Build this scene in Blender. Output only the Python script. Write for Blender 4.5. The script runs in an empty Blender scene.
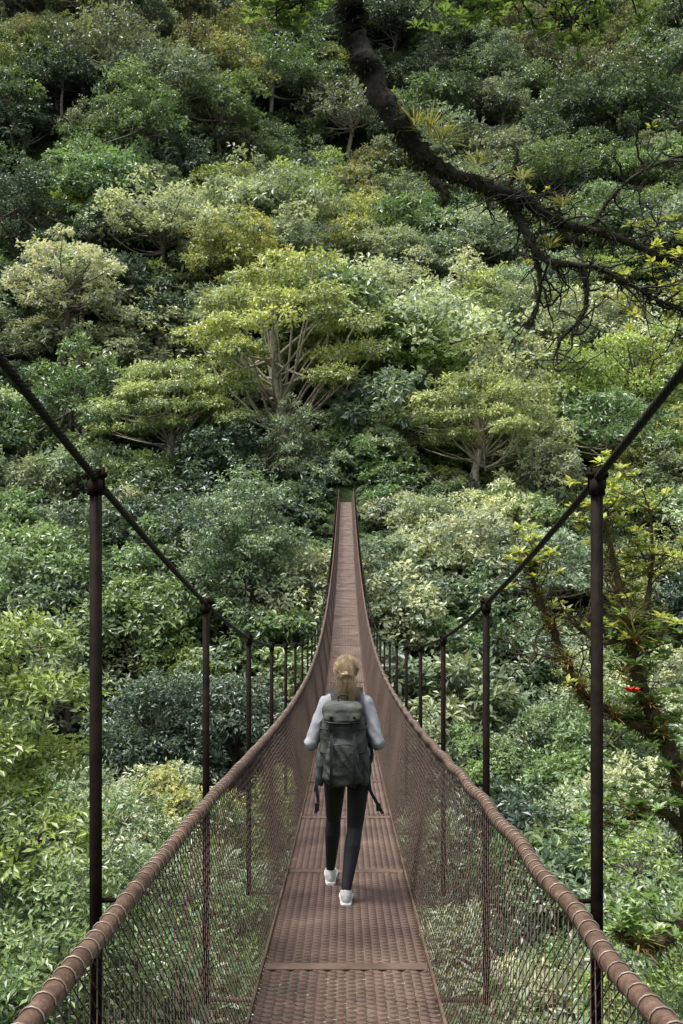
import bpy, math, numpy as np
from mathutils import Vector
SC=bpy.context.scene
SC.view_settings.view_transform='Standard'
SC.view_settings.look='None'
SC.view_settings.exposure=0
R0=np.random.RandomState
UP=np.array([0,0,1.0])
def nrm(a):
    a=np.asarray(a,float); l=np.linalg.norm(a,axis=-1,keepdims=True); return a/np.maximum(l,1e-9)
def spline(xs,ys):
    xs=np.array(xs,float); ys=np.array(ys,float); n=len(xs)
    h=np.diff(xs); A=np.eye(n); b=np.zeros(n)
    for i in range(1,n-1):
        A[i,i-1]=h[i-1];A[i,i]=2*(h[i-1]+h[i]);A[i,i+1]=h[i]
        b[i]=6*((ys[i+1]-ys[i])/h[i]-(ys[i]-ys[i-1])/h[i-1])
    m=np.linalg.solve(A,b)
    def f(x):
        x=np.asarray(x,float); i=np.clip(np.searchsorted(xs,x)-1,0,n-2)
        a=(xs[i+1]-x); c=(x-xs[i]); hh=h[i]
        return m[i]*a**3/(6*hh)+m[i+1]*c**3/(6*hh)+(ys[i]/hh-m[i]*hh/6)*a+(ys[i+1]/hh-m[i+1]*hh/6)*c
    return f
# ---------------------------------------------------------------- materials
def mat(name):
    m=bpy.data.materials.new(name); m.use_nodes=True
    nt=m.node_tree; bs=nt.nodes['Principled BSDF']; return m,nt,bs
def N(nt,t,**k):
    n=nt.nodes.new(t)
    for a,b in k.items(): setattr(n,a,b)
    return n
def noise_mat(name,c1,c2,scale,rough=0.7,metal=0.0,bump=0.0,c3=None,stretch=None,detail=6,bscale=None,spec=0.4):
    m,nt,bs=mat(name); L=nt.links.new
    tc=N(nt,'ShaderNodeTexCoord'); mp=N(nt,'ShaderNodeMapping'); L(tc.outputs['Object'],mp.inputs[0])
    if stretch: mp.inputs['Scale'].default_value=stretch
    nz=N(nt,'ShaderNodeTexNoise'); nz.inputs['Scale'].default_value=scale; nz.inputs['Detail'].default_value=detail
    L(mp.outputs[0],nz.inputs['Vector'])
    cr=N(nt,'ShaderNodeValToRGB'); e=cr.color_ramp.elements
    e[0].position=0.35;e[0].color=(*c1,1);e[1].position=0.65;e[1].color=(*c2,1)
    if c3: x=e.new(0.78);x.color=(*c3,1)
    L(nz.outputs[0],cr.inputs[0]); L(cr.outputs[0],bs.inputs['Base Color'])
    bs.inputs['Roughness'].default_value=rough; bs.inputs['Metallic'].default_value=metal
    bs.inputs['Specular IOR Level'].default_value=spec
    if bump:
        n2=N(nt,'ShaderNodeTexNoise'); n2.inputs['Scale'].default_value=bscale or scale*3; n2.inputs['Detail'].default_value=5
        L(mp.outputs[0],n2.inputs['Vector'])
        b=N(nt,'ShaderNodeBump'); b.inputs['Strength'].default_value=bump; b.inputs['Distance'].default_value=0.02
        L(n2.outputs[0],b.inputs['Height']); L(b.outputs[0],bs.inputs['Normal'])
    return m
def leaf_mat(name,fixed=None,transl=0.35,gloss=.055):
    m,nt,bs=mat(name); L=nt.links.new; nt.nodes.remove(bs)
    at=N(nt,'ShaderNodeAttribute',attribute_name='tint')
    if fixed is None:
        oi=N(nt,'ShaderNodeObjectInfo'); col=oi.outputs['Color']
    else:
        rg=N(nt,'ShaderNodeRGB'); rg.outputs[0].default_value=(*fixed,1); col=rg.outputs[0]
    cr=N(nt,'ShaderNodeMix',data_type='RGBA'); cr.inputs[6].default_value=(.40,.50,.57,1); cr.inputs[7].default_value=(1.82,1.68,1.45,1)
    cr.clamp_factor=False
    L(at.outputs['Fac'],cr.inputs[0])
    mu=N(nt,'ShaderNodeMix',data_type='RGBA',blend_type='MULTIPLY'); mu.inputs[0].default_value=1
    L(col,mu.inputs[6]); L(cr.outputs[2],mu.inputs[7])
    df=N(nt,'ShaderNodeBsdfDiffuse'); L(mu.outputs[2],df.inputs[0]); sh=df
    if transl>0:
        m2=N(nt,'ShaderNodeMix',data_type='RGBA',blend_type='MULTIPLY'); m2.inputs[0].default_value=1; m2.inputs[7].default_value=(1.55,1.45,1.0,1)
        L(mu.outputs[2],m2.inputs[6])
        tr=N(nt,'ShaderNodeBsdfTranslucent'); L(m2.outputs[2],tr.inputs[0])
        mx=N(nt,'ShaderNodeMixShader'); mx.inputs[0].default_value=transl
        L(df.outputs[0],mx.inputs[1]); L(tr.outputs[0],mx.inputs[2]); sh=mx
    if gloss>0:
        gl=N(nt,'ShaderNodeBsdfGlossy'); gl.inputs['Roughness'].default_value=.42; gl.inputs[0].default_value=(.97,.98,1,1)
        m3=N(nt,'ShaderNodeMixShader'); m3.inputs[0].default_value=gloss
        L(sh.outputs[0],m3.inputs[1]); L(gl.outputs[0],m3.inputs[2]); sh=m3
    out=[n for n in nt.nodes if n.type=='OUTPUT_MATERIAL'][0]; L(sh.outputs[0],out.inputs[0])
    return m
M_LEAF=leaf_mat('foliage_leaf')
M_BARK=noise_mat('bark',(0.06,0.05,0.04),(0.16,0.14,0.11),3,0.9,stretch=(1,1,0.4))
M_BARKPALE=noise_mat('pale_bark',(0.24,0.21,0.16),(0.45,0.40,0.31),3,0.9)
M_MOSSBARK=noise_mat('mossy_bark',(0.012,0.011,0.008),(0.04,0.034,0.024),7,0.95,bump=0.9,c3=(0.07,0.075,0.03))
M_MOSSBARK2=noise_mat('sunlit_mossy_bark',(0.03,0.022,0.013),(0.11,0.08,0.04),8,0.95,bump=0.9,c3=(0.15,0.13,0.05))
M_RAIL=noise_mat('handrail_steel',(0.08,0.047,0.034),(0.16,0.10,0.073),25,0.40,metal=0.1,bump=0.3,c3=(0.24,0.17,0.13))
M_WIRE=noise_mat('rusty_wire',(0.038,0.022,0.016),(0.095,0.058,0.042),30,0.5,metal=0.2)
M_POST=noise_mat('post_steel',(0.006,0.004,0.003),(0.014,0.009,0.006),20,0.7,bump=0.12,spec=.08)
M_CABLE=noise_mat('steel_cable',(0.010,0.010,0.009),(0.025,0.023,0.02),60,0.6,spec=.2)
M_DECK=noise_mat('deck_expanded_metal',(0.060,0.035,0.026),(0.13,0.081,0.060),2.2,0.45,metal=0.1,c3=(0.22,0.15,0.115),detail=10)
M_GROUND=noise_mat('forest_floor',(0.008,0.012,0.005),(0.03,0.045,0.016),2.2,1.0,detail=8,spec=.1,c3=(.06,.085,.03))
M_CONC=noise_mat('concrete',(0.2,0.2,0.18),(0.3,0.3,0.27),4,0.9,bump=0.3)
# ---------------------------------------------------------------- mesh builder
class MB:
    def __init__(s): s.V=[];s.F=[];s.M=[];s.T=[];s.S=[];s.n=0
    def add(s,v,f,m=0,t=0.5,smooth=True):
        v=np.asarray(v,float).reshape(-1,3); f=np.asarray(f,int).reshape(-1,4)
        s.V.append(v); s.F.append(f+s.n); s.n+=len(v)
        s.M.append(np.full(len(f),m)); s.T.append(np.broadcast_to(t,(len(f),)).astype(float)); s.S.append(np.full(len(f),smooth))
    def tube(s,p,r,sides=6,m=0,t=0.5,cap=False):
        p=np.asarray(p,float); n=len(p); r=np.broadcast_to(r,(n,)).astype(float)
        if cap:
            p=np.vstack([p[:1],p,p[-1:]]); r=np.concatenate([[1e-4],r,[1e-4]]); n+=2
        tg=nrm(np.gradient(p,axis=0)+1e-9)
        mt=nrm(p[-1]-p[0]); ref=UP if abs(mt[2])<0.8 else np.array([1.0,0,0])
        a=nrm(np.cross(tg,ref)); b=np.cross(a,tg)
        an=np.arange(sides)*2*np.pi/sides
        v=p[:,None]+r[:,None,None]*(a[:,None]*np.cos(an)[None,:,None]+b[:,None]*np.sin(an)[None,:,None])
        i=np.arange(n-1)[:,None]*sides; j=np.arange(sides)[None]; k=(j+1)%sides
        f=np.stack([i+j,i+k,i+sides+k,i+sides+j],-1)
        s.add(v,f,m,t)
    def box(s,c,h,m=0,t=0.5):
        c=np.array(c,float);h=np.array(h,float)
        v=np.array([[x,y,z] for x in(-1,1) for y in(-1,1) for z in(-1,1)])*h+c
        s.add(v,[[0,1,3,2],[4,6,7,5],[0,4,5,1],[2,3,7,6],[0,2,6,4],[1,5,7,3]],m,t,False)
    def leaves(s,base,dirn,nor,L,W,m,t):
        n=len(base); d=nrm(dirn); b=nrm(np.cross(nor,d)); nn=np.cross(d,b)
        L=np.broadcast_to(L,(n,))[:,None]; W=np.broadcast_to(W,(n,))[:,None]
        v=np.stack([base,base+d*L*0.5+b*W*0.5+nn*L*0.07,base+d*L-nn*L*0.08,base+d*L*0.5-b*W*0.5+nn*L*0.07],1)
        s.add(v,np.arange(4*n).reshape(n,4),m,t,False)
    def sphere(s,c,r,m=0,t=0.5,nu=12,nv=8,e=1.0,e2=1.0):
        c=np.array(c,float); r=np.broadcast_to(r,(3,)).astype(float)
        th=np.linspace(-np.pi/2+1e-3,np.pi/2-1e-3,nv+1); ph=np.arange(nu)*2*np.pi/nu
        pw=lambda x,q:np.sign(x)*np.abs(x)**q
        x=pw(np.cos(th),e)[:,None]*pw(np.cos(ph),e2)[None]; y=pw(np.cos(th),e)[:,None]*pw(np.sin(ph),e2)[None]
        z=np.repeat(pw(np.sin(th),e)[:,None],nu,1)
        v=np.stack([x,y,z],-1)*r+c
        i=np.arange(nv)[:,None]*nu;j=np.arange(nu)[None];k=(j+1)%nu
        s.add(v,np.stack([i+j,i+k,i+nu+k,i+nu+j],-1),m,t)
    def strip(s,p,w,nor,th,m=0):
        p=np.asarray(p,float); tg=nrm(np.gradient(p,axis=0)); nor=nrm(np.broadcast_to(nor,p.shape)); b=nrm(np.cross(tg,nor)); nn=np.cross(b,tg)
        v=np.stack([p+b*w/2+nn*th/2,p-b*w/2+nn*th/2,p-b*w/2-nn*th/2,p+b*w/2-nn*th/2],1)
        n=len(p); i=np.arange(n-1)[:,None]*4;j=np.arange(4)[None];k=(j+1)%4
        s.add(v,np.stack([i+j,i+k,i+4+k,i+4+j],-1),m,0.5,False)
    def mesh(s,name,mats):
        V=np.concatenate(s.V);F=np.concatenate(s.F)
        me=bpy.data.meshes.new(name); me.vertices.add(len(V)); me.vertices.foreach_set('co',V.astype(np.float32).ravel())
        me.loops.add(F.size); me.loops.foreach_set('vertex_index',F.astype(np.int32).ravel())
        me.polygons.add(len(F)); me.polygons.foreach_set('loop_start',(np.arange(len(F))*4).astype(np.int32))
        me.polygons.foreach_set('material_index',np.concatenate(s.M).astype(np.int32))
        me.polygons.foreach_set('use_smooth',np.concatenate(s.S).astype(bool))
        a=me.attributes.new('tint','FLOAT','FACE'); a.data.foreach_set('value',np.concatenate(s.T).astype(np.float32))
        for x in mats: me.materials.append(x)
        me.update(calc_edges=True); return me
    def obj(s,name,mats,parent=None):
        o=bpy.data.objects.new(name,s.mesh(name,mats)); SC.collection.objects.link(o)
        if parent: o.parent=parent
        return o
def empty(name,loc=(0,0,0)):
    o=bpy.data.objects.new(name,None); o.location=loc; SC.collection.objects.link(o); return o
# ---------------------------------------------------------------- profile curves
DK=spline([-10,-4,2,4.65,6.9,13.6,18,23,32,42,55,70,86],[-.75,-1.4,-2.07,-2.39,-2.7,-3.5,-3.87,-4.12,-4.20,-3.82,-2.80,-1.1,.95])
CB=spline([-10,-4,.63,2.98,5.33,7.67,10,12.4,16,22,30,42,55,70,86],[5.2,2.5,.8,.10,-.49,-.97,-1.34,-1.66,-2.12,-2.75,-3.0,-2.65,-1.6,.15,2.4])
GB=spline([-200,-60,-10,-6,0,12,35,55,72,84,92,110,150,250,400,700],[60,25,-.9,-2.5,-9,-17,-24,-20,-10,.2,4,16.5,50,138,255,400])
def ground(x,y):
    x=np.asarray(x,float);y=np.asarray(y,float)
    b=GB(y)
    far=np.clip((y-95)/60,0,1)
    n=far*(7*np.sin(x/23+1.3+y/70)+5*np.sin(x/11+y/31)+3*np.sin(y/14-x/19))
    side=np.exp(-((y-84)/30)**2)*-4.5*(1-np.exp(-(x/14)**2))
    valley=np.clip((np.abs(x)-8)/60,0,1)*np.exp(-((y-30)/40)**2)*5
    return b+n+side+valley
xs=np.concatenate([np.linspace(-700,-160,10)[:-1],np.linspace(-160,160,130),np.linspace(160,700,10)[1:]])
ys=np.concatenate([np.linspace(-200,-12,15)[:-1],np.linspace(-12,300,150),np.linspace(300,700,15)[1:]])
X,Y=np.meshgrid(xs,ys); Z=ground(X,Y)
mb=MB(); ny,nx=X.shape
i=np.arange(ny-1)[:,None]*nx;j=np.arange(nx-1)[None]
mb.add(np.stack([X,Y,Z],-1),np.stack([i+j,i+j+1,i+nx+j+1,i+nx+j],-1)); mb.obj('ground',[M_GROUND])
# ---------------------------------------------------------------- trees
def limb(rng,a,b,sag,n=6,wob=0.08):
    a=np.array(a,float);b=np.array(b,float);t=np.linspace(0,1,n)[:,None]
    L=np.linalg.norm(b-a)
    c=(a+b)/2+np.array([0,0,-sag*L])+rng.normal(0,wob*L,3)
    p=(1-t)**2*a+2*t*(1-t)*c+t**2*b
    p[1:-1]+=rng.normal(0,wob*L*0.12,(n-2,3)); return p
def make_tree(name,seed,H,R,ch,nl,tips,lpt,leaf,flat=0.75,lobe=(0.26,0.4),tr=0.25,spread=0.16,bark=None,twig=0.06,low=-0.25,asp=0.5,tiers=None,sides=4,lean=0.0,irr=.12,lr=.42,fork=(-.3,.8),lm=None):
    rng=R0(seed); mb=MB(); zc=H-ch
    tp=np.array([[0,0,-2],[rng.normal(0,.1),0,0],[lean*.3+rng.normal(0,.25),rng.normal(0,.25),zc*.5],[lean*.6+rng.normal(0,.3),rng.normal(0,.3),zc*.85],[lean+rng.normal(0,.3),rng.normal(0,.3),zc+ch*0.35]])
    mb.tube(tp,[tr*1.5,tr*1.2,tr,tr*.85,tr*.4],6,0)
    for q in range(nl):
        g=(q+.5)/nl; dz=1-(1-low)*g; an=q*2.39996+rng.normal(0,.3)
        rr=math.sqrt(max(0,1-dz*dz)); k=rng.uniform(.62,.98)*(1+irr*rng.normal())
        lc=np.array([math.cos(an)*rr*R*k*.85+lean,math.sin(an)*rr*R*k*.85,zc+ch*.8*dz*k+rng.normal(0,.06*ch)])
        if tiers: lc[2]=zc+ch*(round(max(dz,0)*tiers)/tiers)*.85*rng.uniform(.9,1.1)-0.12*ch*(rr**2)
        rl=R*rng.uniform(*lobe)
        fk=tp[3]+(tp[4]-tp[3])*rng.uniform(*fork)
        pp=limb(rng,fk,lc,0.12,6)
        mb.tube(pp,np.linspace(tr*lr,tr*.10,6),sides,0)
        lt=rng.normal(0,.12)
        n=tips
        d=nrm(rng.normal(0,1,(n*3,3))); d=d[d[:,2]>-.3][:n]; n=len(d)
        pos=lc+d*rl*rng.uniform(.6,1.08,(n,1))*np.array([1,1,flat])
        for w in range(int(n*twig)):
            mb.tube(np.array([lc,(lc+pos[w])/2+rng.normal(0,.05*rl,3),pos[w]]),[tr*.09,tr*.06,tr*.02],3,0)
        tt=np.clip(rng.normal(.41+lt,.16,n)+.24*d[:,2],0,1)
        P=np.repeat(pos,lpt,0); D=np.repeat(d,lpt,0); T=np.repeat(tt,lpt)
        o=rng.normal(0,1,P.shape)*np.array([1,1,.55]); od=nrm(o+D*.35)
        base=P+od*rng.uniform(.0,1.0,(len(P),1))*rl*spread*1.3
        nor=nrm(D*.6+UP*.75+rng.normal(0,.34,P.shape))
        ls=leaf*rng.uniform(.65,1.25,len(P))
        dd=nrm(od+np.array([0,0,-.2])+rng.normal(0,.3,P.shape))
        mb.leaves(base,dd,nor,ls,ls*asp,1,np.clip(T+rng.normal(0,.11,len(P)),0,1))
    return mb.mesh(name,[bark or M_BARK,lm or M_LEAF])
FAR=[make_tree('tree_mesh_a',1,12,5,5,26,24,10,.42),
     make_tree('tree_mesh_b',2,14,4,6.5,26,22,10,.36,flat=.9,irr=.2),
     make_tree('tree_mesh_c',3,11,6,3.6,34,22,9,.40,flat=.45,tiers=3,bark=M_BARKPALE),
     make_tree('tree_mesh_d',4,12,5.2,5,38,22,10,.31,lobe=(.16,.28),irr=.2),
     make_tree('tree_mesh_e',5,12,4.5,5,17,20,9,.58,flat=.7,asp=.45,bark=M_BARKPALE,irr=.2),
     make_tree('tree_mesh_f',6,15,5,7,32,22,10,.35,low=-.5,lean=.8,lobe=(.2,.36),irr=.25),
     make_tree('tree_mesh_k',7,9,6.5,4,40,20,9,.42,low=-.1,lobe=(.16,.3),irr=.3)]
MID=[make_tree('tree_mesh_g',11,10,4,4.2,26,46,12,.24,twig=.12,lobe=(.2,.34),irr=.2),
     make_tree('tree_mesh_h',12,10,3.6,4.5,22,46,11,.30,flat=.8,twig=.12,irr=.2),
     make_tree('tree_mesh_i',13,9,4.4,3,28,44,12,.24,flat=.45,tiers=3,twig=.12),
     make_tree('tree_mesh_j',14,10,3.6,4,18,40,10,.42,asp=.38,twig=.15,bark=M_BARKPALE,irr=.25)]
BUSH=[make_tree('bush_mesh_a',15,3.2,2.4,2.6,14,18,9,.36,tr=.06,low=-.2,irr=.3),
      make_tree('bush_mesh_b',16,3.0,2.0,2.4,12,18,8,.5,tr=.06,low=-.2,irr=.3,asp=.35)]
PAL=dict(mid=(.112,.182,.072),grey=(.170,.228,.142),yel=(.240,.280,.095),dark=(.048,.084,.046),pale=(.295,.355,.235),lime=(.210,.300,.088),olive=(.170,.192,.088))
forest=empty('forest')
def place(me,x,y,z,s,rz,col,name='forest_tree',parent=forest,sz=1.0,rng=R0(5)):
    o=bpy.data.objects.new(name,me); o.location=(x,y,z); o.rotation_euler=(rng.uniform(-.09,.09),rng.uniform(-.09,.09),rz); o.scale=(s,s,s*sz)
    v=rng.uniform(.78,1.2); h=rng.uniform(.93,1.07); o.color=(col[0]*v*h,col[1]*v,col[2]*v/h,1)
    SC.collection.objects.link(o)
    if parent: o.parent=parent
    return o
HEROES=[(-7,96,9),(-16,93,5),(12,90,7),(-6.8,70,4),(-31,108,7)]
rs=R0(77)
HR={'tree_mesh_a':(12,5),'tree_mesh_b':(14,4),'tree_mesh_c':(11,6),'tree_mesh_d':(12,5.2),'tree_mesh_e':(12,4.5),'tree_mesh_f':(15,5),'tree_mesh_k':(9,6.5),'tree_mesh_g':(10,4),'tree_mesh_h':(10,3.6),'tree_mesh_i':(9,4.4),'tree_mesh_j':(10,3.6)}
def patch(x,y): return math.sin(x/17+y/23+2)*.9+math.sin(x/9-y/13)*.5+rs.normal(0,.95)
def colour(px,py):
    p=patch(px,py)
    if p>1.7:key='yel'
    elif p>1.0:key='lime' if py<150 else 'olive'
    elif p>.1:key='pale' if py<125 else 'grey'
    elif p>-.6:key='grey' if py<130 else 'mid'
    elif p>-1.25:key='mid'
    else:key='dark'
    c=np.array(PAL[key])
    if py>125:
        k=np.clip((py-125)/80,0,1); c=c*(1-.42*k)  # upper slope shade put into the foliage colour, darker with distance
        if px<0: c=c*(1-.34*k*np.clip(-px/28,0,1))  # painted shade deepens toward the left of the slope
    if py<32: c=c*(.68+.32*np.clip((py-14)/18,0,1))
    return c
cnt=0
y=7.0
while y<252:
    sp=3.6 if y<50 else (5.0 if y<92 else (6.4 if y<160 else 7.6))
    hw=.42*y+12
    x=-hw
    while x<hw:
        px=x+rs.uniform(-.45,.45)*sp; py=y+rs.uniform(-.45,.45)*sp
        x+=sp
        if any((px-a)**2+(py-b)**2<(c*.75)**2 for a,b,c in HEROES): continue
        if abs(px)<3.0 and 74<py<92: continue
        me=(MID if py<58 else FAR)[rs.randint(4 if py<58 else 7)]
        s=rs.uniform(.75,1.2) if py<58 else (rs.uniform(.65,1.2) if py<92 else rs.uniform(.7,1.45))
        if py>95 and rs.rand()<.12: s=rs.uniform(1.4,1.8)
        H,Rr=HR[me.name]; g=float(ground(px,py)); sink=0
        if py>58: sink=H*s*rs.uniform(.2,.42); g-=sink
        lim=1e9
        if py<88:
            lim=-4.5-.03*py
            if py<18: lim=-6.2
            if py>40: lim=-5.7+(py-40)*.2
            if abs(px)<Rr*s+1.6: lim=min(lim,float(DK(py))-1.0)
        if g+H*s*1.04>lim:
            ex=g+H*s*1.04-lim
            if ex<H*s*.45: g-=ex
            else: g-=H*s*.45; s=(lim-g)/(H*1.04)
        if s<.28: continue
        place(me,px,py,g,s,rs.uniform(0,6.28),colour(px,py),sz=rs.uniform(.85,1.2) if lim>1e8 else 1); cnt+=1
    y+=sp
y=62
while y<250:
    st=3.4 if y<112 else 6.2
    hw=.42*y+6
    x=-hw
    while x<hw:
        px=x+rs.uniform(-.45,.45)*st; py=y+rs.uniform(-.45,.45)*st; x+=st
        g=float(ground(px,py)); s=rs.uniform(.7,1.35)*(1 if y<112 else 1.7)
        if py<88.5 and g+3.0*s>float(DK(min(py,86)))-.4:
            s=min(s,(abs(px)-.85)/2.3)
            if s<.15: continue
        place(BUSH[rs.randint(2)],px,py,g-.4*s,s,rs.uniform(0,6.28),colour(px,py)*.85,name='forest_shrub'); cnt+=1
    y+=st
for px,py,s in [(-1.9,84,.42),(1.9,84.5,.42),(-1.7,81.5,.35),(1.8,82,.36),(-2.6,79.5,.6),(2.6,80,.6),(-1.6,86.5,.35),(1.6,86.8,.35),(-.6,90,1.2),(.9,91,1.3),(-2.6,88.5,1),(2.6,88.5,1),(0,93,1.6),(-3.4,85,.9),(3.4,85,.9),(-3,82.5,.7),(3.1,83,.7)]:
    place(BUSH[rs.randint(2)],px,py,float(ground(px,py))-.3,s,rs.uniform(0,6.28),PAL['mid'],name='forest_shrub')
print('trees',cnt)
def hero(name,me,x,y,z,s,col,rz=0):
    return place(me,x,y,z,s,rz,col,name=name,parent=None)
cm=make_tree('canopy_tree_mesh',21,18,11,10,54,38,12,.38,flat=.42,tr=.5,lobe=(.13,.24),bark=M_BARKPALE,low=-.1,twig=.12,tiers=4,irr=.22,lr=.30,fork=(-1.2,.6))
hero('umbrella_canopy_tree',cm,-6.0,97,float(ground(-6.5,97))-1.6,1.12,(.245,.295,.105))
c2=make_tree('canopy_tree_mesh2',22,11,7.5,4.5,48,36,12,.32,flat=.38,tr=.34,lobe=(.15,.26),tiers=3,bark=M_BARKPALE,low=-.05,irr=.25,lr=.28,fork=(-.8,.6))
hero('umbrella_canopy_tree.001',c2,12,90,-.3,1.15,(.225,.26,.105),1.1)
hero('umbrella_canopy_tree.002',c2,-16,93,1.5,1.1,(.21,.26,.10),2)
c3=make_tree('broad_tree_mesh',23,17,4.6,10,50,38,12,.28,flat=.8,lobe=(.22,.38),low=-.5,irr=.2)
hero('broadleaf_tree',c3,-6.8,70,4.6-17,1,(.11,.178,.10))
hero('broadleaf_tree.001',FAR[3],-31,108,float(ground(-31,108))-2,1.45,(.33,.39,.29))
hero('broadleaf_tree.002',FAR[0],8.5,76,-11.5,1.0,(.31,.37,.26))
n1=make_tree('near_tree_mesh',31,9,2.6,4,30,70,13,.105,twig=.35,tr=.12,lobe=(.18,.32),asp=.42,irr=.25)
n2=make_tree('near_tree_mesh2',32,8,2.6,3.5,24,64,12,.145,twig=.35,tr=.12,lobe=(.2,.32),asp=.38,flat=.6,irr=.25)
for k,(me,x,y,top,s,c) in enumerate([(n2,-6.3,16,-1.0,1.1,(.215,.295,.08)),(n1,-4.9,14,-3.6,1.0,PAL['mid']),(n1,-7.5,20,-4.2,1.3,PAL['mid']),(n2,-4.4,12,-5.0,.9,(.09,.15,.06)),
      (n1,5.6,15,-3.9,1.0,PAL['lime']),(n2,4.6,12,-5.2,.9,PAL['mid']),(n1,7.6,19,-4.4,1.2,PAL['grey']),(n2,-3.2,9.5,-5.2,.7,PAL['dark']),(n1,3.6,10,-5.4,.7,PAL['mid'])]):
    h=9 if me is n1 else 8
    hero('understory_tree' ,me,x,y,top-h*s,s,c,k*1.3)
# ---------------------------------------------------------------- overhanging limb & right-hand tree
M_YLEAF=leaf_mat('young_leaf',(.29,.34,.08),.45)
M_GLEAF=leaf_mat('epiphyte_leaf',(.17,.19,.07),.35)
M_OLEAF=leaf_mat('rusty_epiphyte_leaf',(.23,.12,.04),.35)
M_RED=noise_mat('bromeliad_red',(.5,.01,.01),(.6,.04,.02),5,.5)
def rosette(mb,c,n,L,W,m,rng,up=.5,t=.5):
    a=rng.uniform(0,6.28,n); d=np.stack([np.cos(a),np.sin(a),rng.uniform(-.2,1.0,n)+up],1)
    d=nrm(d); nor=nrm(UP[None]-d*d[:,2:3]+rng.normal(0,.1,(n,3)))
    mb.leaves(np.broadcast_to(c,(n,3))+d*.01,d,nor,L*rng.uniform(.6,1.2,n),W,m,np.clip(rng.normal(t,.18,n),0,1))
def twigs(mb,path,r,rng,n,L,leafm=None,depth=1,up=0.0,leafn=9,ll=.09,prob=.6,s0=.1,curl=.22):
    path=np.array(path)
    for _ in range(n):
        u=rng.uniform(s0,1)*(len(path)-1); i=min(int(u),len(path)-2); p=path[i]+(path[i+1]-path[i])*(u-i)
        tg=nrm(path[i+1]-path[i]); d=nrm(tg*.6+rng.normal(0,.75,3)*np.array([1,.6,1])+UP*up)
        l=L*rng.uniform(.4,1.2); m=7; q=[p]
        for k in range(m):
            d=nrm(d+rng.normal(0,curl,3)+UP*.04); q.append(q[-1]+d*l/m)
        mb.tube(q,np.linspace(r*rng.uniform(.35,.6),r*.14,m+1),4,0)
        if depth>0: twigs(mb,q,r*.6,rng,3,L*.5,leafm,depth-1,up,leafn,ll,prob,curl=curl)
        if leafm is not None and rng.uniform()<prob: rosette(mb,q[-1],leafn,ll,ll*.48,leafm,rng,up=.1)
def smooth_path(P,n=5):
    P=np.array(P,float); t=np.arange(len(P)); f=[spline(t,P[:,k]) for k in range(3)]; u=np.linspace(0,len(P)-1,(len(P)-1)*n+1)
    return np.stack([g(u) for g in f],1)
def branch(mb,P,r0,r1,rng,n=7,rough=.2,moss=12,ms=1.0):
    p=smooth_path(P,n); r=np.linspace(r0,r1,len(p))*(1+rng.uniform(-rough,rough,len(p)))
    p=p+rng.normal(0,1,p.shape)*r[:,None]*.18
    mb.tube(p,r,8,0); 
    k=len(p)*moss; idx=rng.randint(0,len(p)-1,k); f=rng.rand(k)[:,None]; d=nrm(rng.normal(0,1,(k,3))); rr=r[idx]
    mb.leaves(p[idx]*(1-f)+p[idx+1]*f+d*rr[:,None]*.85,d+np.array([0,0,-.8]),nrm(rng.normal(0,1,(k,3))),(np.minimum(rr,.04)*.6+.02)*ms,rr*.12+.006,1,np.clip(rng.normal(.35,.2,k),0,1))
    return p
M_MOSS=leaf_mat('moss',(.055,.058,.024),.2,.0)
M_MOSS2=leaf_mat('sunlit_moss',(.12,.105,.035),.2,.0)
rng=R0(9); mb=MB()
mb.tube(smooth_path([[-6.5,4,-14],[-6.3,4.2,-6],[-6.6,4.2,1],[-6.0,4.4,6],[-5,5,9]],4),np.linspace(.42,.25,17),10,0)
A=branch(mb,[[-6.1,4.4,5.5],[-4,5.5,7],[-1.6,7,6.4],[-.2,7.9,4.9],[.03,8,4.12],[.15,8,3.63],[.35,8,3.23],[.56,8.05,2.95],[.76,8.1,2.78]],.13,.08,rng,moss=24,ms=1.3)
B=branch(mb,[[.70,8.05,2.80],[1.08,8.1,2.66],[1.4,8.1,2.56],[1.72,8.2,2.40],[2.04,8.25,2.33],[2.36,8.3,2.24],[2.9,8.5,2.15],[3.6,8.8,2.2]],.068,.018,rng,moss=24,ms=1.3)
A2=branch(mb,[[.70,8.1,2.84],[.72,8.05,2.68],[.80,8,2.56],[.78,8,2.48]],.045,.02,rng)
C=branch(mb,[[1.25,8.1,2.60],[1.42,8.1,2.36],[1.62,8.0,2.02],[1.96,8.0,1.97],[2.36,8.0,1.78],[2.8,8.1,1.6]],.042,.012,rng,moss=20,ms=1.3)
D=branch(mb,[[1.46,8.1,2.3],[1.57,8.1,1.95],[1.56,8.1,1.70],[1.50,8.1,1.5]],.03,.01,rng)
E=branch(mb,[[1.9,8.0,1.98],[1.93,8,1.75],[1.88,8,1.55],[1.70,8,1.38]],.028,.01,rng)
F=branch(mb,[[2.04,8.25,2.33],[2.15,8.2,2.55],[2.4,8.2,2.78],[2.8,8.2,2.95]],.022,.008,rng)
G=branch(mb,[[1.3,8.1,2.6],[1.36,8.1,2.75],[1.40,8.1,2.95]],.026,.01,rng)
H_=branch(mb,[[-.2,7.9,4.9],[.5,8.1,4.45],[1.2,8.3,4.32],[2.0,8.5,4.45],[2.8,8.6,4.6]],.05,.02,rng)
I_=branch(mb,[[-.1,7.9,4.6],[-.3,8.2,4.3],[-.6,8.3,4.3]],.03,.01,rng)
for P_,n_ in((B,26),(C,22),(D,8),(E,9),(F,10)): twigs(mb,P_,.024,rng,n_,.55,2,1,prob=.03,leafn=7,ll=.06,curl=.32)
twigs(mb,B[34:],.022,rng,16,.55,2,1,prob=.65,leafn=9,ll=.075)
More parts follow.
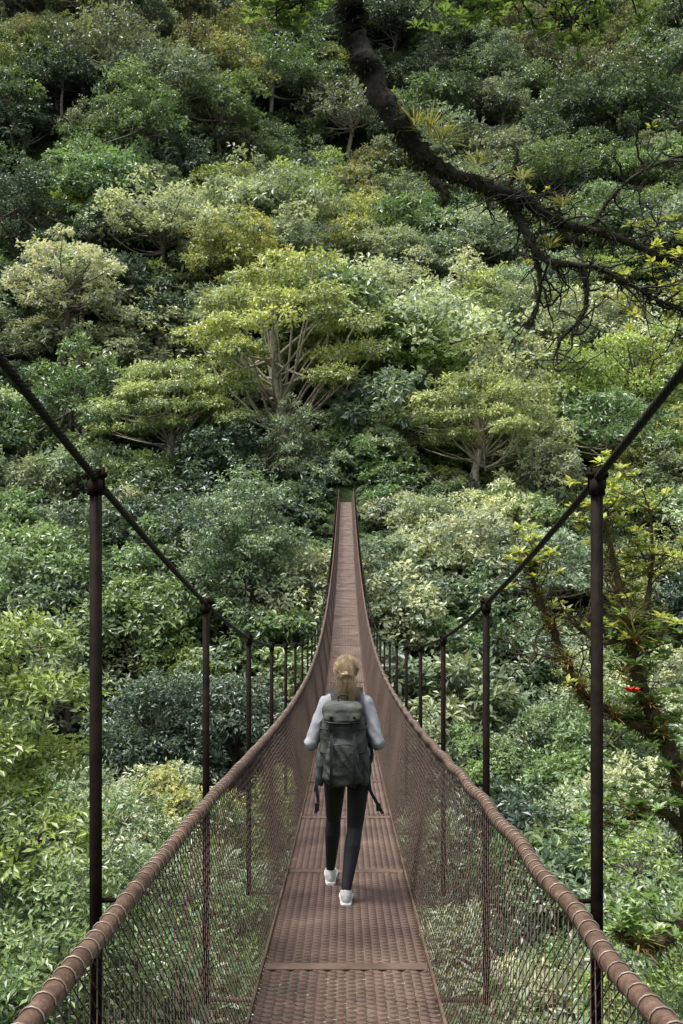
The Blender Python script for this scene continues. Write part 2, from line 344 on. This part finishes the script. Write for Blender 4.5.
twigs(mb,C[26:],.022,rng,20,.55,2,1,prob=.65,leafn=9,ll=.075)
twigs(mb,H_[5:],.022,rng,48,.5,3,1,prob=.95,leafn=12,ll=.08,up=-.4)
twigs(mb,I_,.02,rng,20,.35,3,1,prob=.95,leafn=12,ll=.08,up=-.3)
for c_,L_ in (([.66,7.94,2.99],.27),([.76,7.94,2.92],.25),([.55,7.95,3.07],.18),([1.4,7.95,2.65],.14),([1.75,8.05,2.47],.13),([1.05,7.98,2.77],.16),([1.62,7.93,2.10],.12)): rosette(mb,c_,40,L_,.014,4,rng,.3,.65)
mb.obj('overhanging_tree',[M_MOSSBARK,M_MOSS,M_YLEAF,leaf_mat('overhang_leaf',(.13,.21,.06),.4),M_GLEAF])
rng=R0(19); mb=MB()
T1=branch(mb,[[5.2,12.5,-19],[4.9,12.4,-9],[4.5,12.2,-6],[4.1,12,-3.5],[3.72,12,-2.55],[3.5,12,-1.8],[3.36,12,-1.25],[3.22,12,-.6],[3.1,12,0.0]],.16,.02,rng,moss=40,ms=2)
T2=branch(mb,[[3.8,12,-2.7],[3.3,12,-2.45],[2.95,12,-2.28],[2.72,12,-1.95],[2.5,12.1,-1.4],[2.32,12.1,-1.0],[2.2,12.1,-.5]],.08,.014,rng,moss=40,ms=2)
T3=branch(mb,[[3.45,12,-1.6],[3.65,12.1,-1.1],[3.75,12.2,-.5],[3.7,12.2,.1]],.045,.01,rng,ms=1.5)
T4=branch(mb,[[4.3,12.1,-4.8],[3.8,11.6,-4.9],[3.4,11.4,-4.95],[3.05,11.2,-4.7]],.10,.04,rng,moss=40,ms=2)
T5=branch(mb,[[4.2,12.1,-4.0],[3.8,12.0,-3.6],[3.5,12,-3.65],[3.1,12,-3.75]],.07,.02,rng,moss=30,ms=2)
T6=branch(mb,[[3.40,12,-1.5],[3.0,12,-1.55],[2.7,12.1,-1.3],[2.45,12.1,-1.35]],.035,.01,rng,ms=1.5)
for P_,n_,pr in((T1[36:],24,.25),(T2[12:],24,.12),(T6,12,.1)): twigs(mb,P_,.026,rng,n_,.75,2,1,prob=pr,leafn=10,ll=.12,up=.3,curl=.3)
twigs(mb,T1[50:],.02,rng,12,.6,2,1,prob=.75,leafn=10,ll=.13,up=.35)
twigs(mb,T2[36:],.02,rng,10,.5,2,1,prob=.65,leafn=10,ll=.13,up=.35)
twigs(mb,T3,.022,rng,20,.7,2,1,prob=.55,leafn=10,ll=.13,up=.3)
for P_,n_ in ((T4,18),(T5,18),(T1[20:40],30)): twigs(mb,P_,.02,rng,n_,.6,3,1,prob=.85,leafn=12,ll=.13,up=.25)
for c_,L_ in (([3.42,11.85,-1.52],.40),([2.8,11.88,-2.05],.28),([3.3,11.86,-1.95],.28),([2.98,11.88,-2.25],.26),([3.4,11.88,-1.30],.32),([4.0,11.85,-3.2],.30),([2.5,12,-1.36],.2),([3.3,11.2,-4.85],.32),([3.6,11.86,-2.25],.28),([3.5,11.9,-3.55],.24),([2.65,11.9,-1.75],.22),([3.75,11.86,-2.6],.26),([3.2,11.86,-2.4],.26)):
    rosette(mb,c_,44,L_,.024,4,rng,.3,.8); rosette(mb,np.array(c_)+[0,-.03,-.05],20,L_*.75,.022,6,rng,-.1,.55)
rosette(mb,np.array([3.34,11.65,-2.12]),28,.12,.045,5,rng,.4)
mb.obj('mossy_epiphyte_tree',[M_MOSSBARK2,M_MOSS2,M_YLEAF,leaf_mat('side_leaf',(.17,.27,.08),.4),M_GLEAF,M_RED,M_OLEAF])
# ---------------------------------------------------------------- suspension bridge
bridge=empty('suspension_bridge')
y0,y1=-8.0,86.0; WD=.46; WR=.63; WP=.75; RH=1.05
yy=np.arange(y0,y1,.25)
mb=MB(); pit=.03
for j,yv in enumerate(np.arange(y0,y1,pit)):
    n=19; xx=np.linspace(-.45,.45,n); off=np.where((np.arange(n)+j)%2==0,pit*.44,-pit*.44)
    ya=yv+off; z=float(DK(yv)); w=.0095
    v=np.concatenate([np.stack([xx,ya-w/2,np.full(n,z-.007)],1),np.stack([xx,ya+w/2,np.full(n,z+.005)],1),np.stack([xx,ya+w/2+.003,np.full(n,z+.001)],1)])
    q=np.arange(n-1); mb.add(v,np.concatenate([np.stack([q,q+1,n+q+1,n+q],1),np.stack([n+q,n+q+1,2*n+q+1,2*n+q],1)]),0,.5,False)
mb.obj('walkway_grating',[M_DECK],bridge)
mb=MB()
for sx in(-1,1):
    p=np.stack([np.full(len(yy),sx*WD),yy,DK(yy)+.005],1); mb.strip(p,.014,UP,.03)
    p=np.stack([np.full(len(yy),sx*.42),yy,DK(yy)-.05],1); mb.strip(p,.03,UP,.07)
    p=np.stack([np.full(len(yy),sx*.15),yy,DK(yy)-.05],1); mb.strip(p,.025,UP,.06)
post_y=[.63+2.35*k for k in range(-3,37)]
post_y=[p for p in post_y if y0<p<y1-.5]
for p in post_y:
    z=float(DK(p)); sl=float(DK(p+.1)-DK(p-.1))/.2
    mb.tube([[-WP,p,z-.13],[WP,p,z-.13]],.014,8,0,cap=True)
    mb.strip(np.array([[-.445,p+.12,z+.0095+sl*.12],[.445,p+.12,z+.0095+sl*.12]]),.075,UP,.005)
    mb.box((0,p+1.2,float(DK(p+1.2))-.075),(.45,.02,.02))
mb.obj('deck_frame',[noise_mat('deck_frame_steel',(.065,.040,.031),(.14,.094,.073),4,.5,metal=.1,bump=.2,c3=(.2,.145,.12))],bridge)
mb=MB(); mw=MB()
yr=np.arange(y0,y1,.12)
for sx in(-1,1):
    wob=.006*np.sin(yr*7+sx)
    mb.tube(np.stack([np.full(len(yr),sx*WR)+wob*.6,yr,DK(yr)+RH+wob],1),.025,12,0)
    yv=y0
    while yv<40:
        z=float(DK(yv))+RH; w0=.006*math.sin(yv*7+sx)
        a=np.linspace(0,2*np.pi,13); r=.0272
        mw.tube(np.stack([sx*WR+w0*.6+r*np.cos(a),yv+.012*a/6.28,z+w0+r*np.sin(a)],1),.0022,4,0)
        yv+=.075 if int(yv*3)%4 else .11
mb.obj('handrail',[M_RAIL],bridge); mw.obj('binding_wire',[noise_mat('binding_wire_steel',(.16,.12,.10),(.3,.25,.21),30,.45,metal=.3)],bridge)
mb=MB(); pitch=.06; run=.86; segs=14; rg=R0(4)
K=int((y1-y0)/pitch)
for sx in(-1,1):
    for dr in(-1,1):
        s0=y0+np.arange(K)*pitch+rg.normal(0,.003,K)
        t=np.linspace(0,1,segs+1)
        s=s0[:,None]+dr*run*t[None]
        ok=(s.min(1)>y0)&(s.max(1)<y1); s=s[ok]
        s=s+rg.normal(0,.002,s.shape)
        bulge=.03*np.sin(np.pi*t)[None]*np.sin(s*1.7)*.6
        P=np.stack([sx*(WD+.01+(WR-WD-.01)*t[None]+0*s+bulge),s,DK(s)+.01+(RH-.01)*t[None]],-1)
        r=.0021
        tg=nrm(P[:,-1]-P[:,0]); a=nrm(np.cross(tg,np.array([1.0,0,0]))); b=np.cross(a,tg)
        an=np.arange(3)*2*np.pi/3
        ringo=r*(a[:,None]*np.cos(an)[None,:,None]+b[:,None]*np.sin(an)[None,:,None])
        V=P[:,:,None]+ringo[:,None]
        k=len(P); i=(np.arange(k)[:,None,None]*(segs+1)+np.arange(segs)[None,:,None])*3; jj=np.arange(3)[None,None]; kk=(jj+1)%3
        mb.add(V,np.stack([i+jj,i+kk,i+3+kk,i+3+jj],-1),0)
mb.obj('side_mesh',[M_WIRE],bridge)
mb=MB(); mc=MB()
for p in post_y:
    for sx in(-1,1):
        zt=float(CB(p)); zb=float(DK(p))-.15; x=sx*WP
        if zt-zb<1.25: zt=zb+1.25
        mb.tube([[x,p,zb],[x,p,zt]],.019,12,0,cap=True)
        mb.tube([[x,p,zt-.05],[x,p,zt-.005]],.025,12,0,cap=True)
        mb.tube([[x-.033,p,zt+.012],[x+.033,p,zt+.012]],.009,8,0,cap=True)
        for e in(-.022,.022): mb.tube([[x+e,p,zt-.03],[x+e,p,zt+.035]],.006,6,0,cap=True)
        mb.tube([[x,p,zt],[x,p,zt+.03]],.017,8,0,cap=True)
        zr=float(DK(p))+RH
        mb.tube([[x,p,zr-.03],[sx*WR,p,zr-.03]],.007,6,0,cap=True)
mb.obj('hanger_posts',[M_POST],bridge)
for sx in(-1,1):
    ya=np.concatenate([np.arange(y0,10,.012),np.arange(10,y1,.1)])
    c=np.stack([np.full(len(ya),sx*WP),ya,CB(ya)],1); ph=ya*2*np.pi/.16
    for s_ in range(6):
        a=ph+s_*np.pi/3; r=.0075
        mc.tube(c+np.stack([np.cos(a)*r,0*a,np.sin(a)*r],1),.0048,5,0)
mc.obj('main_cable',[M_CABLE],bridge)
mb=MB(); mb.box((0,-9,-1.6),(1.3,1.0,.55)); mb.box((-.95,-8.6,.6),(.15,.15,2.0)); mb.box((.95,-8.6,.6),(.15,.15,2.0)); mb.obj('bridge_abutment',[M_CONC])
mb=MB(); mb.box((0,87,.05),(1.1,1.0,.75)); mb.obj('bridge_abutment',[M_CONC])
# ---------------------------------------------------------------- hiker
hz=float(DK(6.9))
hiker=empty('hiker',(0,6.9,hz+.004))
M_SKIN=noise_mat('skin',(.52,.30,.21),(.58,.35,.25),12,.5)
M_SHIRT=noise_mat('grey_shirt',(.24,.25,.27),(.31,.32,.34),9,.95,bump=.5,bscale=16,spec=.2)
M_LEG=noise_mat('black_leggings',(.006,.006,.008),(.011,.011,.013),10,.65,bump=.2)
M_SHOE=noise_mat('white_sneaker',(.42,.42,.41),(.52,.52,.51),20,.6,bump=.1)
M_SOLE=noise_mat('shoe_sole',(.50,.50,.48),(.6,.6,.58),20,.6)
M_HAIR=noise_mat('blonde_hair',(.20,.135,.075),(.45,.335,.20),30,.5,bump=.6,stretch=(1,1,.15),c3=(.60,.49,.33))
M_PACK=noise_mat('backpack_fabric',(.045,.052,.045),(.088,.097,.085),14,.85,bump=.5,bscale=25,spec=.2)
M_PACK2=noise_mat('backpack_fabric_dark',(.03,.035,.032),(.055,.06,.055),14,.8,bump=.3)
M_STRAP=noise_mat('strap_webbing',(.012,.012,.013),(.025,.025,.027),60,.7)
M_BUCK=noise_mat('buckle_plastic',(.01,.01,.01),(.02,.02,.02),20,.35)
M_EYEW=noise_mat('eye_white',(.7,.7,.7),(.75,.75,.75),5,.3); M_IRIS=noise_mat('iris',(.03,.05,.06),(.06,.1,.12),50,.2); M_LIP=noise_mat('lips',(.35,.12,.1),(.4,.15,.13),20,.5)
def capsule(mb,p0,p1,r0,r1,m=0):
    p0=np.array(p0,float);p1=np.array(p1,float);d=nrm(p1-p0)
    a=np.linspace(-np.pi/2+.02,0,5); b=np.linspace(0,np.pi/2-.02,5)
    P=np.concatenate([p0+d*(np.sin(a)*r0)[:,None],p1+d*(np.sin(b)*r1)[:,None]]); r=np.concatenate([np.cos(a)*r0,np.cos(b)*r1])
    mb.tube(P,r,14,m,cap=True)
def remesh(mb,name,vox,smooth,mats,parent,matfn=None,wr=0,wsc=8):
    o=mb.obj(name+'_tmp',mats); md=o.modifiers.new('r','REMESH'); md.mode='VOXEL'; md.voxel_size=vox
    ms=o.modifiers.new('s','SMOOTH'); ms.factor=.5; ms.iterations=smooth
    dg=bpy.context.evaluated_depsgraph_get(); dg.update(); me=bpy.data.meshes.new_from_object(o.evaluated_get(dg)); bpy.data.objects.remove(o)
    me.name=name; me.materials.clear()
    for x in mats: me.materials.append(x)
    n=len(me.vertices); co=np.zeros(n*3,np.float32); me.vertices.foreach_get('co',co); co=co.reshape(-1,3)
    if wr:
        no=np.zeros(n*3,np.float32); me.vertices.foreach_get('normal',no); no=no.reshape(-1,3)
        x,y,z=co.T*wsc
        w=1-2*np.abs(np.sin(x*2.1+2.3*np.sin(z*1.3+x)+y*1.7))+.6*np.sin(z*3.1+2.7*np.sin(x*1.9+.7*y)+x*4)
        co=co+no*(w*wr)[:,None]; me.vertices.foreach_set('co',co.astype(np.float32).ravel())
    for p in me.polygons:
        p.use_smooth=True
        p.material_index=matfn(p.center) if matfn else 0
    me.update()
    o=bpy.data.objects.new(name,me); SC.collection.objects.link(o); o.parent=parent; return o
b=MB()
hipR,knR,anR=(.095,.14,.89),(.062,.12,.47),(.0,-.06,.10)
hipL,knL,anL=(-.075,.14,.89),(-.090,.36,.48),(-.115,.50,.050)
for h,k,a in((hipR,knR,anR),(hipL,knL,anL)):
    capsule(b,h,k,.090,.058); 
    h_,k_,a_=map(np.array,(h,k,a)); c=k_+(a_-k_)*.3+np.array([0,-.018,0])
    capsule(b,k,c,.053,.058); capsule(b,c,a,.058,.035)
    capsule(b,k,a,.048,.033)
    b.sphere(h_+np.array([0,-.045,.0]),(.088,.085,.09))
    capsule(b,a,a_+np.array([0,.02,-.04]),.033,.03)
b.sphere((.01,.14,.96),(.155,.10,.11)); b.sphere((.01,.14,1.07),(.118,.085,.13)); b.sphere((0,.145,1.24),(.145,.095,.15)); b.sphere((0,.13,1.35),(.14,.075,.075))
capsule(b,(0,.135,1.36),(0,.155,1.50),.052,.048)
sL,eL,wL=(-.142,.12,1.345),(-.240,.05,1.09),(-.135,.27,1.18)
sR,eR,wR=(.142,.12,1.345),(.222,.05,1.09),(.125,.27,1.18)
for s_,e_,w_ in((sL,eL,wL),(sR,eR,wR)):
    capsule(b,s_,e_,.046,.036); capsule(b,e_,w_,.038,.025); b.sphere(s_,.048)
b.sphere((0,.165,1.58),(.074,.092,.098)); b.sphere((0,.20,1.53),(.056,.066,.062)); b.sphere((0,.245,1.50),(.03,.025,.025))
capsule(b,(0,.258,1.58),(0,.272,1.555),.009,.014)
for sx in(-1,1): b.sphere((sx*.074,.165,1.56),(.012,.02,.032)); b.sphere((sx*.026,.243,1.592),(.018,.014,.01))
body=remesh(b,'body',.0085,5,[M_SKIN,M_LEG],hiker,lambda c:1 if c[2]<.99 and abs(c[0])<.24 else 0)
f=MB()
for sx in(-1,1):
    f.sphere((sx*.03,.247,1.583),(.012,.008,.008),0); f.sphere((sx*.03,.2535,1.583),(.005,.003,.005),1)
f.sphere((0,.262,1.527),(.022,.006,.006),2)
f.obj('face_features',[M_EYEW,M_IRIS,M_LIP],hiker)
for sx,w,nm in((-1,wL,'hand_l'),(1,wR,'hand_r')):
    h=MB(); w=np.array(w); g=np.array([sx*.085,.275,1.235]); d=nrm(g-w)
    pc=w+d*.045
    capsule(h,w,pc,.023,.028); capsule(h,pc,pc+d*.03,.03,.026)
    for q in range(4):
        base=pc+d*.045+np.array([0,.006,.024-.016*q]); ln=[.036,.04,.038,.03][q]
        p1=base+nrm(np.array([-sx*.6,.7,.1]))*ln*.8; p2=p1+nrm(np.array([-sx*.8,-.4,0]))*ln*.6; p3=p2+nrm(np.array([-.0*sx,-1,0]))*ln*.45
        capsule(h,base,p1,.0085,.008); capsule(h,p1,p2,.008,.0075); capsule(h,p2,p3,.0075,.006)
    tb=pc+np.array([0,-.01,.025]); t1=tb+np.array([-sx*.015,-.008,.03]); capsule(h,tb,t1,.012,.009); capsule(h,t1,t1+np.array([-sx*.02,.005,.015]),.009,.007)
    remesh(h,nm,.003,3,[M_SKIN],hiker)
s=MB()
s.sphere((.008,.14,.965),(.172,.122,.13),e=.8); s.sphere((.008,.14,1.08),(.152,.115,.15)); s.sphere((0,.145,1.24),(.155,.115,.16)); s.sphere((0,.13,1.34),(.140,.088,.08))
capsule(s,(-.115,.125,1.362),(.115,.125,1.362),.050,.050); capsule(s,(0,.135,1.36),(0,.145,1.43),.070,.054)
for s_,e_,w_ in((sL,eL,wL),(sR,eR,wR)):
    s_,e_,w_=map(np.array,(s_,e_,w_)); capsule(s,s_,e_,.056,.050); capsule(s,e_,w_-(w_-e_)*.08,.052,.033)
s.sphere(np.array(eL)+[0,0,-.01],.050); s.sphere(np.array(eR)+[0,0,-.01],.050)
remesh(s,'shirt',.008,3,[M_SHIRT],hiker,None,.0032,11)
for sx,a,pit_,nm in((1,anR,0.0,'sneaker_r'),(-1,anL,.18,'sneaker_l')):
    h=MB(); ax,ay,az=a
    gz=-.004 if sx>0 else -.068
    P=lambda y,z:(ax,ay+y,gz+z+max(0,y)*pit_)
    h.sphere(P(.0,.05),(.036,.05,.048)); h.sphere(P(.06,.048),(.040,.07,.040)); h.sphere(P(.125,.036),(.044,.065,.030)); capsule(h,P(-.005,.07),P(-.002,.095),.040,.036)
    remesh(h,nm,.005,4,[M_SHOE],hiker)
    so=MB(); y_=np.linspace(-.055,.19,14); w_=np.array([.024,.034,.037,.037,.036,.036,.038,.042,.046,.048,.047,.042,.034,.018])
    vv=[]; 
    for t,wd in zip(y_,w_):
        q=np.array(P(t,.0)); vv+= [q+[-wd,0,0],q+[wd,0,0],q+[wd*1.04,0,.026],q+[-wd*1.04,0,.026]]
    i=np.arange(13)[:,None]*4;j=np.arange(4)[None];k=(j+1)%4
    so.add(vv,np.stack([i+j,i+k,i+4+k,i+4+j],-1)); so.add(vv,[[0,1,2,3],[52,53,54,55]],0,.5,False); so.obj(nm+'_sole',[M_SOLE],hiker)
h=MB(); h.sphere((0,.145,1.592),(.086,.098,.096)); h.sphere((0,.09,1.565),(.070,.06,.075)); h.sphere((0,.055,1.56),(.040,.040,.042))
capsule(h,(0,.04,1.56),(.006,.035,1.47),.038,.036); capsule(h,(.006,.035,1.47),(-.002,.035,1.395),.036,.014)
remesh(h,'hair',.006,3,[M_HAIR],hiker,None,.002,22)
h=MB(); rg=R0(8)
for q in range(420):
    a=rg.uniform(-np.pi,np.pi)*.5; e=rg.uniform(-.1,1.45)
    d0=np.array([math.sin(a)*math.cos(e),math.cos(a)*math.cos(e)*(-1 if rg.rand()<.6 else .5),math.sin(e)])
    d0=nrm(d0); pts=[]; tgt=np.array([rg.normal(0,.016),.018,1.56+rg.normal(0,.016)])
    c=np.array([0,.14,1.588]); st=c+d0*np.array([.089,.101,.099])
    for t in np.linspace(0,1,7):
        p=st*(1-t)+tgt*t; dv=(p-c)/np.array([.089,.101,.099]); l=np.linalg.norm(dv)
        if l<1 and t<.75: p=c+dv/l*np.array([.089,.101,.099])*(1+.02*rg.normal())
        pts.append(p+rg.normal(0,.0018,3))
    h.tube(pts,.0013,3,0)
for q in range(260):
    x0=rg.normal(0,.022); p=np.array([[x0,.006+rg.normal(0,.006),1.57],[x0*1.6,-.002,1.53],[x0*1.8+rg.normal(0,.006),-.004,1.48],[x0*1.5+rg.normal(0,.01),0,1.43],[x0*.9+rg.normal(0,.014),.015,1.37-rg.rand()*.03]])
    h.tube(smooth_path(p,3),.0013,3,0)
for q in range(60):
    a=rg.uniform(0,6.28); p0=np.array([math.cos(a)*.08,.13+math.sin(a)*.04,1.61+rg.normal(0,.04)]); h.tube([p0,p0+rg.normal(0,.015,3)+[math.cos(a)*.012,0,.006],p0+rg.normal(0,.02,3)+[math.cos(a)*.018,-.01,-.02]],.0008,3,0)
h.obj('hair_strands',[M_HAIR],hiker)
px=-.022
pack=empty('backpack'); pack.parent=hiker
k=MB(); k.sphere((px,-.035,1.08),(.155,.105,.265),nu=32,nv=24,e=.6,e2=.65); k.sphere((px,-.03,.92),(.162,.115,.11),nu=32,nv=16,e=.7,e2=.7)
remesh(k,'pack_body',.008,4,[M_PACK],pack,None,.005,10)
k=MB(); k.sphere((px,-.045,1.335),(.142,.12,.058),nu=32,nv=16,e=.75,e2=.75); k.sphere((px,-.09,1.30),(.138,.085,.05),nu=32,nv=16,e=.7,e2=.7)
remesh(k,'pack_lid',.007,4,[M_PACK],pack,None,.005,13)
k=MB(); k.sphere((px,-.13,1.00),(.112,.05,.16),nu=32,nv=20,e=.6,e2=.65); remesh(k,'front_pocket',.007,4,[M_PACK],pack,None,.005,14)
k=MB()
for sx in(-1,1): k.sphere((px+sx*.152,-.03,.93),(.033,.08,.12),nu=20,nv=14,e=.6,e2=.7)
remesh(k,'side_pocket',.007,4,[M_PACK2],pack,None,.003,14)
k=MB()
for sx in(-1,1):
    x=px+sx*.078
    k.strip(smooth_path([[x,-.17,1.31],[x,-.155,1.23],[x*1.0,-.185,1.13],[x,-.197,1.00],[x,-.18,.88],[x,-.14,.82]],3),.02,(0,1,0),.004,0)
    k.box((x,-.165,1.24),(.015,.008,.022),1)
    for zz in(1.22,1.06): k.tube(smooth_path([[px+sx*.10,-.145,zz],[px+sx*.148,-.115,zz],[px+sx*.162,-.04,zz+.01],[px+sx*.148,.04,zz+.02]],3),.006,6,0)
    P_=smooth_path([[sx*.07,.0,1.36],[sx*.085,.06,1.430],[sx*.092,.14,1.452],[sx*.092,.225,1.40],[sx*.09,.272,1.32],[sx*.10,.272,1.21],[sx*.14,.235,1.08],[sx*.172,.13,.98],[sx*.15,.03,.93]],4)
    ctr=np.array([sx*.06,.13,1.2]); k.strip(P_,.05,nrm(P_-ctr),.012,0)
    k.strip(smooth_path([[px+sx*.15,.0,.86],[px+sx*.185,.04,.84],[px+sx*.19,.08,.80],[px+sx*.20,.09,.74]],4),.035,(sx,0,0.01),.01,0)
    k.strip(smooth_path([[px+sx*.165,-.04,.88],[px+sx*.18,-.05,.80],[px+sx*(.17 if sx<0 else .23),-.04,.70],[px+sx*(.19 if sx<0 else .275),-.05,.62]],4),.022,(.3,1,0),.004,0)
    k.box((px+sx*(.178 if sx<0 else .245),-.047,.665),(.016,.008,.026),1)
k.tube(smooth_path([[px-.03,-.03,1.39],[px-.025,-.03,1.43],[px+.025,-.03,1.43],[px+.03,-.03,1.39]],4),.007,6,0)
k.tube(smooth_path([[px-.10,-.172,1.10],[px-.05,-.19,1.125],[px+.05,-.19,1.125],[px+.10,-.172,1.10]],4),.004,5,1)
k.tube(smooth_path([[px-.14,-.12,1.285],[px-.08,-.168,1.27],[px+.08,-.168,1.27],[px+.14,-.12,1.285]],4),.004,5,1)
for sx in(-1,1): k.tube(smooth_path([[px+sx*.10,-.185,.91],[px+sx*.02,-.19,.98],[px-sx*.06,-.19,1.07]],3),.003,5,1)
k.obj('pack_straps',[M_STRAP,M_BUCK],pack)
# ---------------------------------------------------------------- camera, sun, sky
cam=bpy.data.cameras.new('camera'); co=bpy.data.objects.new('camera',cam); SC.collection.objects.link(co); SC.camera=co
cam.lens=35; cam.sensor_width=36; cam.clip_end=2000; co.location=(0,0,0); co.rotation_euler=(math.radians(90),0,math.radians(.26))
S=nrm(np.array([-.32,-.10,.94])); elev=math.asin(S[2]); az=math.atan2(S[0],S[1])
su=bpy.data.lights.new('sun','SUN'); su.energy=5; su.angle=math.radians(14); su.color=(1,.97,.90)
so=bpy.data.objects.new('sun',su); SC.collection.objects.link(so); so.rotation_euler=Vector(S).to_track_quat('Z','Y').to_euler(); so.location=(0,0,60)
w=bpy.data.worlds.new('World'); SC.world=w; w.use_nodes=True; nt=w.node_tree
bg=nt.nodes['Background']; sk=nt.nodes.new('ShaderNodeTexSky'); sk.sky_type='NISHITA'; sk.sun_disc=False; sk.sun_elevation=elev; sk.sun_rotation=az; sk.dust_density=4
hs=nt.nodes.new('ShaderNodeHueSaturation'); hs.inputs['Saturation'].default_value=.4; hs.inputs['Value'].default_value=2.0
nt.links.new(sk.outputs[0],hs.inputs['Color']); nt.links.new(hs.outputs[0],bg.inputs[0]); bg.inputs[1].default_value=.15
